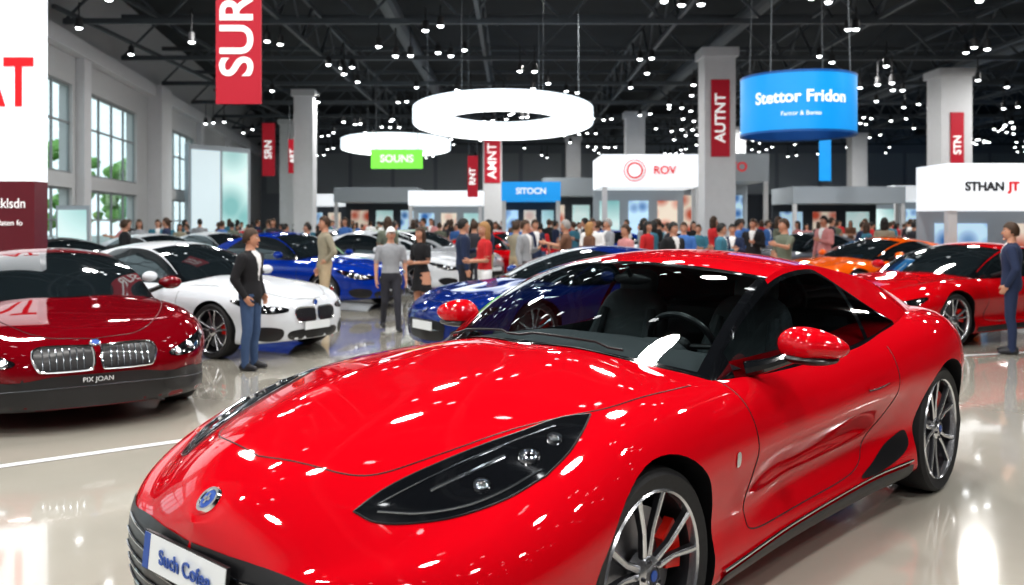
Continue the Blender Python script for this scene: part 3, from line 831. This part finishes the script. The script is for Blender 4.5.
P_['tee']=person_mesh(sleeves='short',arms='fold')
P_['tee2']=person_mesh(sleeves='short',arms='point',legs='shift')
P_['wlong']=person_mesh(female=True,hairstyle='long',arms='down',legs='shift')
P_['walk']=person_mesh(arms='phone',legs='walk',jacket=True)
P_['wbun']=person_mesh(female=True,hairstyle='bun',arms='phone')
PC={}
def ppl(kind,x,y,h,ang,top,bot,shoe=None,hair=None,cap=None,inner=None):
    key=(kind,top.name,bot.name,(hair or HB).name)
    if key not in PC: PC[key]=dressup(P_[kind],top,bot,shoe or INK,hair or HB,cap,inner)
    nm='woman' if kind in('dress','wred','wlong','wbun') else 'man'
    return link(nm,PC[key],None,(x,y,0),math.radians(ang),h/1.75)
MAIN=[('suit',-2.95,10.15,1.58,-15,CB,CJ,HB),('shirt',-3.2,15.4,1.76,-150,CK,CTN,HB),('cap',-1.86,13.8,1.58,-70,CG,CDK,HG),('dress',-1.46,14.55,1.58,-130,CB,CB,HB),
('suit2',-.85,15.6,1.72,10,CN,CDK,HK),('wred',-.42,13.9,1.66,-160,CR,CW,HY),('suit2',.52,20.5,1.72,-60,CN,CDK,HB),('tee2',1.05,17.5,1.70,170,CBR,CDK,HG),
('wlong',2.9,19.3,1.68,-40,CR,CDK,HK),('tee',3.55,18.6,1.66,-110,CBL,CDK,HB),('walk',4.0,17.2,1.64,-20,CT,CDK,HK),('wbun',4.55,19.6,1.62,-160,CN,CDK,HB),
('tee2',4.75,15.7,1.72,-160,COL_,COL_,HB),('suit',6.30,11.35,1.65,150,CN,CN,HB),('suit',-8.6,20.0,1.72,30,CB,CDK,HB),
('tee',.15,22.5,1.7,-80,CBL,CDK,HB),('wlong',1.6,18.6,1.66,20,CBR,CJ,HY),('suit2',2.2,20.6,1.74,200,CG,CDK,HG),
('walk',.25,17.2,1.70,-30,CG,CDK,HB),('wbun',2.1,16.6,1.62,-150,CPK,CJ,HB),('suit',2.9,16.2,1.66,-60,CB,CDK,HK),('tee',1.75,19.6,1.74,-90,CW,CJ,HB),('wlong',3.3,21.0,1.70,160,CT,CDK,HK),('suit2',5.6,20.9,1.74,-120,CB,CDK,HB)]
for k,x,y,h,a,t,bt,hr in MAIN:
    ppl(k,x,y,h,a,t,bt,hair=hr,cap=CW if k=='cap' else None)

# ---------------------------------------------------------------- hall
KEEP=[]
fm=bpy.data.materials.new('polished_floor'); fm.use_nodes=True; nt=fm.node_tree; bs=nt.nodes['Principled BSDF']
tc=nt.nodes.new('ShaderNodeTexCoord'); n1=nt.nodes.new('ShaderNodeTexNoise'); n1.inputs['Scale'].default_value=.35; n1.inputs['Detail'].default_value=6
cr=nt.nodes.new('ShaderNodeValToRGB'); cr.color_ramp.elements[0].color=(.43,.41,.36,1); cr.color_ramp.elements[1].color=(.54,.515,.45,1); cr.color_ramp.elements[0].position=.35; cr.color_ramp.elements[1].position=.65
n2=nt.nodes.new('ShaderNodeTexNoise'); n2.inputs['Scale'].default_value=1.5; mr=nt.nodes.new('ShaderNodeMapRange'); mr.inputs[3].default_value=.06; mr.inputs[4].default_value=.14
nt.links.new(tc.outputs['Object'],n1.inputs['Vector']); nt.links.new(n1.outputs['Fac'],cr.inputs[0]); nt.links.new(cr.outputs[0],bs.inputs['Base Color'])
nt.links.new(tc.outputs['Object'],n2.inputs['Vector']); nt.links.new(n2.outputs['Fac'],mr.inputs[0]); nt.links.new(mr.outputs[0],bs.inputs['Roughness'])
bs.inputs['Specular IOR Level'].default_value=.7; bs.inputs['Coat Weight'].default_value=.8; bs.inputs['Coat Roughness'].default_value=.04; bs.inputs['Coat IOR'].default_value=1.6
b=MB(); b.add([(-24,-14,0),(46,-14,0),(46,76,0),(-24,76,0)],[(0,1,2,3)]); b.obj('floor',[fm],smooth=False)
LINE=mat('floor_line_paint',(.8,.82,.85),.3)
def strip(b,p,q,w):
    p=Vector((*p,.004)); q=Vector((*q,.004)); d=(q-p).normalized(); n=Vector((-d.y,d.x,0))*w/2
    b.add([p-n,q-n,q+n,p+n],[(0,1,2,3)])
b=MB(); strip(b,(-5.6,4.5),(-1.95,7.22),.09); b.obj('floor_marking',[LINE],smooth=False)
b=MB(); strip(b,(4.6,10.9),(9.5,12.3),.08); b.obj('floor_marking',[LINE],smooth=False)

WALL=mat('wall_plaster',(.50,.51,.52),.8,noise=.05); WALLB=mat('back_wall_paint',(.24,.27,.30),.8,noise=.1,nscale=.4)
COLM=mat('column_white',(.60,.61,.63),.6,noise=.05); DARK=mat('dark_steel',(.085,.098,.11),.6); ROOF=mat('roof_deck',(.022,.026,.03),.9,noise=.4,nscale=.5)
FRAME=mat('window_frame',(.25,.27,.28),.5)
wa=math.atan2(1,-.143); w0=Vector((-9.78-.143*8,8,0)); cs=1/math.sqrt(1+.143**2)
def t_of(y): return (y-8)/cs
Wl=MB(); wins=[(9,13.5),(15.5,20.5),(22.4,28.3),(29.8,35.7),(41.0,46.6),(48.4,54.5)]
th=.4; H=10.0
def wbox(b,y0,y1,z0,z1,m=0,out=0,thk=th):
    a,c=t_of(y0),t_of(y1); b.box(((a+c)/2,thk/2+out,(z0+z1)/2),(c-a,thk,z1-z0),m)
wbox(Wl,-14,76,0,.35); wbox(Wl,-14,76,2.75,3.2); wbox(Wl,-14,76,6.0,H)
prev=-14
for (a,c) in wins+[(76,76)]:
    wbox(Wl,prev,a,.35,2.75); wbox(Wl,prev,a,3.2,6.0); prev=c
Wl.obj('wall_left',[WALL],None,w0,wa,smooth=False)
for i,(a,c) in enumerate(wins):
    Fm=MB()
    for (z0,z1) in ((.35,2.75),(3.2,6.0)):
        k=4
        for j in range(k+1):
            y=a+(c-a)*j/k; t=t_of(y); Fm.box((t,.12,(z0+z1)/2),(.07,.07,z1-z0),0)
        for z in (z0+.04,(z0+z1)/2+.2,z1-.04): Fm.box(((t_of(a)+t_of(c))/2,.12,z),(t_of(c)-t_of(a),.07,.06),0)
        Fm.add([(t_of(a),.13,z0),(t_of(c),.13,z0),(t_of(c),.13,z1),(t_of(a),.13,z1)],[(0,1,2,3)],1)
    Fm.obj('window_%d'%(i+1),[FRAME,CLEAR],None,w0,wa,smooth=False)
Pl=MB()
for y in (14.5,21.4,29.0,38.3,47.5,56): 
    wd=1.8 if y==38.3 else .7
    wbox(Pl,y-wd/2,y+wd/2,0,7.4,0,-.55 if wd>1 else -.25,.55 if wd>1 else .25)
wbox(Pl,-14,76,6.9,7.4,0,-.35,.35)
Pl.obj('trim_1',[COLM],None,w0,wa,smooth=False)
b=MB(); b.box((12,72,5),(68,.4,10)); b.obj('wall_back',[WALLB],smooth=False)
b=MB()
for i in range(18):
    b.box((-18+i*3.4,71.75,5.6),(3.1,.1,3.2),0)
    if i%2: b.box((-18+i*3.4,71.7,2.2),(2.6,.1,3.4),1)
b.obj('trim_2',[mat('panel_grey',(.34,.37,.40),.6),mat('panel_dark',(.05,.06,.08),.5)],smooth=False)
b=MB(); b.box((46,29,5),(.4,86,10)); b.obj('wall_right',[WALLB],smooth=False)
b=MB(); b.box((18,-14,5),(56,.4,10)); b.obj('wall_front',[mat('front_wall_paint',(.12,.13,.15),.8)],smooth=False)
b=MB(); L0=-9.78+.143*14-.3; L1=-9.78-.143*76-.3
for z,fl in ((10.0,True),(10.3,False)):
    q=[(L0,-14.2,z),(46.2,-14.2,z),(46.2,76,z),(L1,76,z)]
    b.add(q,[(3,2,1,0)] if fl else [(0,1,2,3)])
b.obj('ceiling',[ROOF],smooth=False)
b=MB()
zl,zh=7.7,9.2
for y in range(-9,72,6):
    xl=-9.78-.143*y+.2
    for z in (zl,zh): b.bar((xl,y,z),(45,y,z),.16)
    x=xl
    while x<44:
        b.bar((x,y,zl),(x+1.5,y,zh),.07); b.bar((x+1.5,y,zh),(x+3,y,zl),.07); x+=3
for x in (-7,-1,5,11,17,23,29,35):
    for z in (zl+.1,zh): b.bar((x,-13,z),(x,71,z),.12)
    y=-12
    while y<70:
        b.bar((x,y,zl+.1),(x,y+1.5,zh),.06); b.bar((x,y+1.5,zh),(x,y+3,zl+.1),.06); y+=3
for x in (-13,-17):
    y0=(-9.78-x)/.143+3
    for z in (zl+.1,zh): b.bar((x,y0,z),(x,71,z),.12)
for x in (-4,8,20,32): b.tube([(x,-10,8.7),(x,71,8.7)],.3,0,12)
for k in range(12): b.bar((-10+k*4,10+k*4.5,9.7),(-4+k*4,4+k*4.5,9.7),.1)
b.obj('ceiling_trusses',[DARK],smooth=False)
LAMP=mat('lamp_glow',(1,1,1),.3,emit=(.95,.98,1),es=9,sample=False)
b=MB()
def fixture(x,y,z,r=.12):
    b.tube([(x,y,7.6),(x,y,z+.28)],.02,0,5)
    b.lathe([(.03,z+.3),(r*.8,z+.26),(r,z)],0,10,axis='Z',c=(x,y,0))
    b.lathe([(r*.92,z+.02),(r*.6,z-.03),(.001,z-.05)],1,10,axis='Z',c=(x,y,0))
for y in np.arange(9,70,2.6):
    xs=np.arange(-.56*y-1,.62*y+1,3.0)
    for x in xs:
        if random.random()<.56 and x>-9.5-.143*y+1:
            z=random.uniform(6.6,7.3); xx=x+random.uniform(-1,1)
            for k in range(random.choice((1,2,3))): fixture(xx+random.uniform(.38,.6)*k,y+random.uniform(-.4,.4),z+random.uniform(-.1,.1),.11)
for y in np.arange(-11,8,3.5):
    for x in np.arange(-6,16,3.2):
        for k in range(random.choice((1,2))): fixture(x+random.uniform(-.8,.8)+.4*k,y+random.uniform(-1,1),7.1,.12)
b.obj('ceiling_spotlights',[mat('fixture_black',(.02,.02,.022),.5),LAMP])
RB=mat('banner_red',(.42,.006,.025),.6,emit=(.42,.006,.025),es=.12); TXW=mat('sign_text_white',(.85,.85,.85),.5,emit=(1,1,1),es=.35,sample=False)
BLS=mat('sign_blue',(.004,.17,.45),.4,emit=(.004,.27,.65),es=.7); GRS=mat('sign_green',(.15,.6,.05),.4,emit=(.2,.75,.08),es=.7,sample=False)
WHS=mat('sign_white',(.8,.82,.85),.4,emit=(.9,.95,1),es=.5); TRED=mat('sign_text_red',(.65,.008,.015),.5,emit=(.7,.01,.02),es=.3,sample=False)
def column(x,y,w=1.05,top=7.6,ban=None):
    KEEP.append((x,y,w/2+.5,w/2+.5))
    b=MB(); b.box((0,0,top/2),(w,w,top)); b.box((0,0,.25),(w+.12,w+.12,.5)); b.box((0,0,top-.15),(w+.2,w+.2,.3))
    E=empty('concrete_column',(x,y,0)); b.obj('shaft',[COLM],E,smooth=False)
    if ban:
        q=MB(); q.box((0,-w/2-.03,(ban[0]+ban[1])/2),(ban[2],.05,ban[1]-ban[0])); q.obj('banner',[RB],E,smooth=False)
        text('banner_text',ban[3],ban[2]*.8,(0.0,-w/2-.07,(ban[0]+ban[1])/2),(pi/2,-pi/2,0),TXW,E,bold=.01)
    return E
column(7.05,31,1.05,ban=(3.9,6.5,.62,'AUTNT'))
column(17.1,35.2,1.2,ban=(3.4,5.9,.5,'STN')); column(-9.3,40.5,.85); column(6.6,48.5,1.0); column(-1.25,58,1.2,ban=(4.2,7,1.0,'AMNT'))
column(4.2,62,1.0); column(-12.8,52,1.0); column(23,60,1.0); column(14,56,.9); column(29,45,1.0)
def hang(name,x,y,z0,z1,w,m,txt,size,tm,vert=True,d=.05,rz=0):
    E=empty(name,(x,y,0),rz); b=MB(); b.box((0,0,(z0+z1)/2),(w,d,z1-z0),0)
    for s in(-1,1): b.tube([(s*w*.4,0,z1),(s*w*.4,0,7.6)],.015,1,5)
    b.obj('panel',[m,DARK],E,smooth=False)
    if txt: text('lettering',txt,size,(0,-d/2-.012,(z0+z1)/2),(pi/2,-pi/2 if vert else 0,0),tm,E,bold=.012)
    return E
hang('hanging_banner',-4.25,14,3.5,5.6,.70,RB,'SUR',.72,TXW)
hang('hanging_banner',-10.6,39.2,3.7,6.0,.55,RB,'SRN',.45,TXW)
hang('hanging_banner',-10.35,42.5,4.0,5.6,.42,RB,'ART',.35,TXW)
hang('hanging_banner',16,46,3.8,6.0,.6,BLS,'',.3,TXW)
hang('hanging_banner',-1.9,43.5,2.9,4.9,.5,RB,'RNT',.42,TXW)
E=empty('drum_sign',(6.35,20,0)); b=MB(); R_=1.24; zt=4.84
b.lathe([(R_,3.6),(R_,zt)],0,64,axis='Z'); b.lathe([(R_-.06,3.6),(R_-.06,zt)],1,64,axis='Z'); b.lathe([(R_-.07,zt),(R_+.01,zt+.03),(R_+.01,zt-.02)],1,64,axis='Z'); b.lathe([(R_-.07,3.6),(R_+.01,3.57),(R_+.01,3.62)],1,64,axis='Z')
for k in range(4):
    a=pi/4+k*pi/2; b.tube([(R_*.97*math.cos(a),R_*.97*math.sin(a),zt-.05),(R_*.9*math.cos(a),R_*.9*math.sin(a),7.6)],.015,2,5)
b.obj('drum',[BLS,mat('sign_blue_edge',(.01,.1,.35),.4),DARK],E)
for (tx,sz,z) in (('Stettor Fridon',.35,4.30),('Fantor & Bonto',.13,3.95)):
    me=text_mesh(tx,sz,.003,bold=.008 if sz>.2 else 0)
    for v in me.vertices:
        a=v.co.x/R_-.25; v.co=Vector(((R_+.015+v.co.z)*math.sin(a),-(R_+.015+v.co.z)*math.cos(a),v.co.y+z))
    me.materials.append(TXW); link('lettering',me,E)
RINGM=mat('ring_glow',(1,1,1),.4,emit=(.93,.98,1),es=2.2)
RINGS=mat('ring_fascia',(.75,.8,.85),.4,emit=(.80,.92,1),es=.95)
def ringlight(x,y,z,R,rin,h,tilt):
    E=empty('ring_light',(x,y,0)); b=MB()
    b.lathe([(R,-h/2),(R,h/2),(rin,h/2),(rin,-h/2),(rin+.05,-h/2-.02),(R-.05,-h/2-.02)],[1,1,1,1,0,1],72,axis='Z',close=True)
    tm=Matrix.Translation((0,0,z))@Matrix.Rotation(-tilt,4,'X')
    b.v=[tuple(tm@Vector(v)) for v in b.v]
    for k in range(6):
        a=k*pi/3; p=tm@Vector(((R+rin)/2*math.cos(a),(R+rin)/2*math.sin(a),h/2)); b.tube([p,(p.x,p.y,7.58)],.012,2,5)
    b.obj('ring',[RINGM,RINGS,DARK],E)
ringlight(-.25,25,4.6,2.5,1.7,.40,math.radians(5))
ringlight(-4.9,38,4.95,2.3,1.45,.38,math.radians(3))
hang('hanging_sign',-4.45,34.8,3.75,4.5,2.0,GRS,'SOUNS',.4,TXW,False)
def screen(name,c1,c2,s):
    m=mat(name,c1,.3); nt=m.node_tree; b=nt.nodes['Principled BSDF']
    tc=nt.nodes.new('ShaderNodeTexCoord'); v=nt.nodes.new('ShaderNodeTexVoronoi'); v.inputs['Scale'].default_value=s
    r=nt.nodes.new('ShaderNodeValToRGB'); e=r.color_ramp.elements; e[0].color=(*c1,1); e[1].color=(*c2,1); e[0].position=.2; e[1].position=.6
    nt.links.new(tc.outputs['Object'],v.inputs['Vector']); nt.links.new(v.outputs['Distance'],r.inputs[0])
    nt.links.new(r.outputs[0],b.inputs['Base Color']); nt.links.new(r.outputs[0],b.inputs['Emission Color']); b.inputs['Emission Strength'].default_value=.5
    m.cycles.emission_sampling='NONE'
    return m
S1=screen('screen_blue',(.02,.12,.35),(.5,.7,.85),1.7); S2=screen('screen_warm',(.45,.08,.04),(.7,.6,.5),1.3); S3=screen('screen_teal',(.20,.42,.42),(.6,.75,.74),.45)
GW=mat('booth_grey',(.35,.39,.43),.5); DW=mat('booth_dark',(.05,.06,.075),.5)
def booth(x,y,w,d,h,fas,m,txt='',size=.5,tm=None,rz=0,inner=GW,tx=0):
    KEEP.append((x,y,w/2+.4,d/2+.5))
    E=empty('exhibition_booth',(x,y,0),rz); b=MB()
    b.box((0,0,h-fas/2),(w,d,fas),0)
    b.box((0,d/2-.05,(h-fas)/2),(w,.1,h-fas),1)
    for s in(-1,1): b.box((s*(w/2-.12),-d/2+.15,(h-fas)/2),(.2,.2,h-fas),2)
    b.box((0,-d/2+.9,.55),(w*.35,.6,1.1),2)
    for k in range(3): b.box((-w*.32+k*w*.32,d/2-.13,(h-fas)*.6),(w*.22,.06,(h-fas)*.5),3+(k+int(x))%3)
    b.obj('structure',[m,inner,COLM,S1,S2,S3],E,smooth=False)
    if txt: text('lettering',txt,size,(tx,-d/2-.015,h-fas/2),(pi/2,0,0),tm or INK,E,bold=.01)
    return E
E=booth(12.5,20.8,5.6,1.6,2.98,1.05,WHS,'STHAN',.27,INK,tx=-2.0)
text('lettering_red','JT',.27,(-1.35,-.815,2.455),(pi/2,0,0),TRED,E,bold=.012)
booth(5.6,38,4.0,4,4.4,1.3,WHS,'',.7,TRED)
booth(10.2,44,3.6,4,4.9,1.3,GW,'SUTO',.6,TRED)
booth(.9,44,2.8,3,3.6,.9,BLS,'SITOCN',.4,TXW,inner=DW)
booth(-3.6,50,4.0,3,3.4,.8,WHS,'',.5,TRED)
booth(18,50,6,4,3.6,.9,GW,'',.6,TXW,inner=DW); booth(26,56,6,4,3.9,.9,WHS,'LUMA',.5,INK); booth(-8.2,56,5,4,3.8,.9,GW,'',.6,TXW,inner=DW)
booth(22,40,4,3,2.8,.6,BLS,'',.5,TXW,inner=DW); booth(4.4,56,5,3,4.4,1.1,GW,'',.7,TXW,inner=DW)
booth(31,62,6,4,3.8,.9,BLS,'',.6,TXW); booth(11,63,6,3,3.6,.8,WHS,'',.6,TXW,inner=DW); booth(-12.5,62,4,3,3.6,.8,WHS,'',.6,TXW,inner=DW)
E=empty('round_logo_sign',(4.9,35.93,0)); b=MB()
b.lathe([(.001,-.02),(.40,-.02),(.44,0),(.44,.03)],[0,1,1],32,c=(0,0,3.75)); b.lathe([(.26,-.035),(.33,-.035)],1,32,c=(0,0,3.75)); b.obj('disc',[WHS,TRED],E); text('lettering','ROV',.45,(1.2,0,3.75),(pi/2,0,0),TRED,E,bold=.01)
KEEP.append((-14.4,44.5,2.4,2.4))
E=empty('display_wall',(-14.35,44.0,0),math.radians(55)); b=MB()
b.box((0,0,2.7),(3.6,.3,5.4),0); b.box((-.85,-.17,2.7),(1.6,.06,4.9),1); b.box((.85,-.17,2.7),(1.5,.06,4.9),2)
b.obj('light_box',[GW,mat('lightbox_pale',(.6,.68,.72),.4,emit=(.65,.8,.85),es=.45),S3],E,smooth=False)
MAR=mat('booth_maroon',(.13,.006,.016),.4,noise=.1)
E=empty('brand_display_wall',(-9.28,14.0,0)); b=MB()
b.box((0,.2,1.15),(3.7,.4,2.3),0); b.box((0,.2,4.35),(3.7,.4,4.1),1)
b.obj('panel',[MAR,WHS],E,smooth=False)
text('lettering','AT',1.05,(1.36,-.02,3.80),(pi/2,0,0),TRED,E,bold=.025,sx=.72)
text('slogan','Gcklsdn',.22,(1.42,-.02,1.95),(pi/2,0,0),TXW,E,sx=.85)
text('slogan_small','fbulaten fo',.12,(1.42,-.02,1.65),(pi/2,0,0),TXW,E)
b=MB(); b.box((0,0,1.1),(.75,.06,1.9),0); b.box((0,-.035,1.2),(.65,.02,1.5),1); b.box((0,.0,.08),(.6,.4,.16),0)
E=empty('poster_stand',(-10.0,20.5,0)); b.obj('board',[GW,S3],E,smooth=False)

LEAF=mat('leaves',(.22,.42,.12),.8,noise=.5,nscale=6); BARK=mat('bark',(.08,.05,.03),.9)
for i,y in enumerate((22,26,31,37,46,56)):
    x=-9.78-.143*y-6.5; b=MB(); b.tube([(0,0,0),(.1,0,1.5),(0,.1,3)],[.18,.14,.1],1,8)
    for k in range(34):
        a=random.uniform(0,2*pi); r=random.uniform(0,1.7); c=(r*math.cos(a),r*math.sin(a),random.uniform(1.6,5.6)); s=random.uniform(.25,.6)
        b.ell(c,(s,s,s*.8),0,10,7,lambda x,y,z:(x*random.uniform(.7,1.2),y*random.uniform(.7,1.2),z*random.uniform(.7,1.2)))
    b.obj('tree',[LEAF,BARK],None,(x,y,-.03),smooth=False)
b=MB(); b.add([(-120,-60,-.03),(60,-60,-.03),(60,120,-.03),(-120,120,-.03)],[(0,1,2,3)]); b.obj('ground_outside',[mat('asphalt',(.3,.32,.3),.9,noise=.2)],smooth=False)

# crowd
kinds=list(P_.keys()); tops=[CB,CN,CW,CR,CK,CG,CT,CBL,CBR,CPK,COL_,CDK]; hairs=[HB,HK,HB,HY,HG]
cars=[(Matrix.Translation(o.location)@Matrix.Rotation(o.rotation_euler[2],4,'Z')).inverted() for o in bpy.data.objects if o.type=='EMPTY' and '_car' in o.name]
spots=[(m[1],m[2]) for m in MAIN]; cnt=0; tries=0
while cnt<210 and tries<14000:
    tries+=1
    y=random.uniform(18.5,30) if random.random()<.5 else random.uniform(30,52); x=random.uniform(-.44,.54)*y
    if x< -9.5-.143*y+1.2: continue
    if not all((x-a)**2+(y-b)**2>.8 for a,b in spots): continue
    if any(abs(x-a)<dx and abs(y-b)<dy for a,b,dx,dy in KEEP): continue
    ok=True
    for M in cars:
        lc=M@Vector((x,y,0))
        if -4.5<lc.x<1.5 and abs(lc.y)<1.5: ok=False;break
    if not ok: continue
    spots.append((x,y)); cnt+=1
    ppl(random.choice(kinds),x,y,random.uniform(1.6,1.82),random.uniform(0,360),random.choice(tops),random.choice([CDK,CJ,CTN]),hair=random.choice(hairs[:3]))

# ---------------------------------------------------------------- lights
def area(x,y,z,sx,sy,p,col=(1,.98,.95)):
    l=bpy.data.lights.new('hall_lamp','AREA'); l.shape='DISK'; l.size=sx; l.energy=p; l.color=col
    o=bpy.data.objects.new('hall_lamp',l); COL.objects.link(o); o.location=(x,y,z)
for y in (-4,1.5,6,11,17,24,32,42,54):
    for x in (-7.5,-3,2,7,13,20):
        if y>20 and x in(-3,7): continue
        if y<12 and x>8: continue
        k=1+max(0,y-17)*.045
        area(x+(.8 if int(y)%2 else -.6),y,7.5,.7,.35,180*k,(1,.98,.945))
w=bpy.data.worlds.new('world'); SC.world=w; w.use_nodes=True; nt=w.node_tree; bg=nt.nodes['Background']
bg.inputs[0].default_value=(.80,.95,1,1); bg.inputs[1].default_value=1.5

# ---------------------------------------------------------------- camera
cam=bpy.data.cameras.new('camera'); co=bpy.data.objects.new('camera',cam); COL.objects.link(co)
co.location=(0,0,1.65); co.rotation_euler=(pi/2,0,0)
cam.sensor_width=36; cam.lens=900/1024*36; cam.shift_y=-69.5/1024; cam.clip_end=300
cam.dof.use_dof=True; cam.dof.focus_distance=4.2; cam.dof.aperture_fstop=2.4
SC.camera=co
SC.view_settings.view_transform='Standard'
try: SC.view_settings.look='Medium High Contrast'
except Exception as e: print(e)
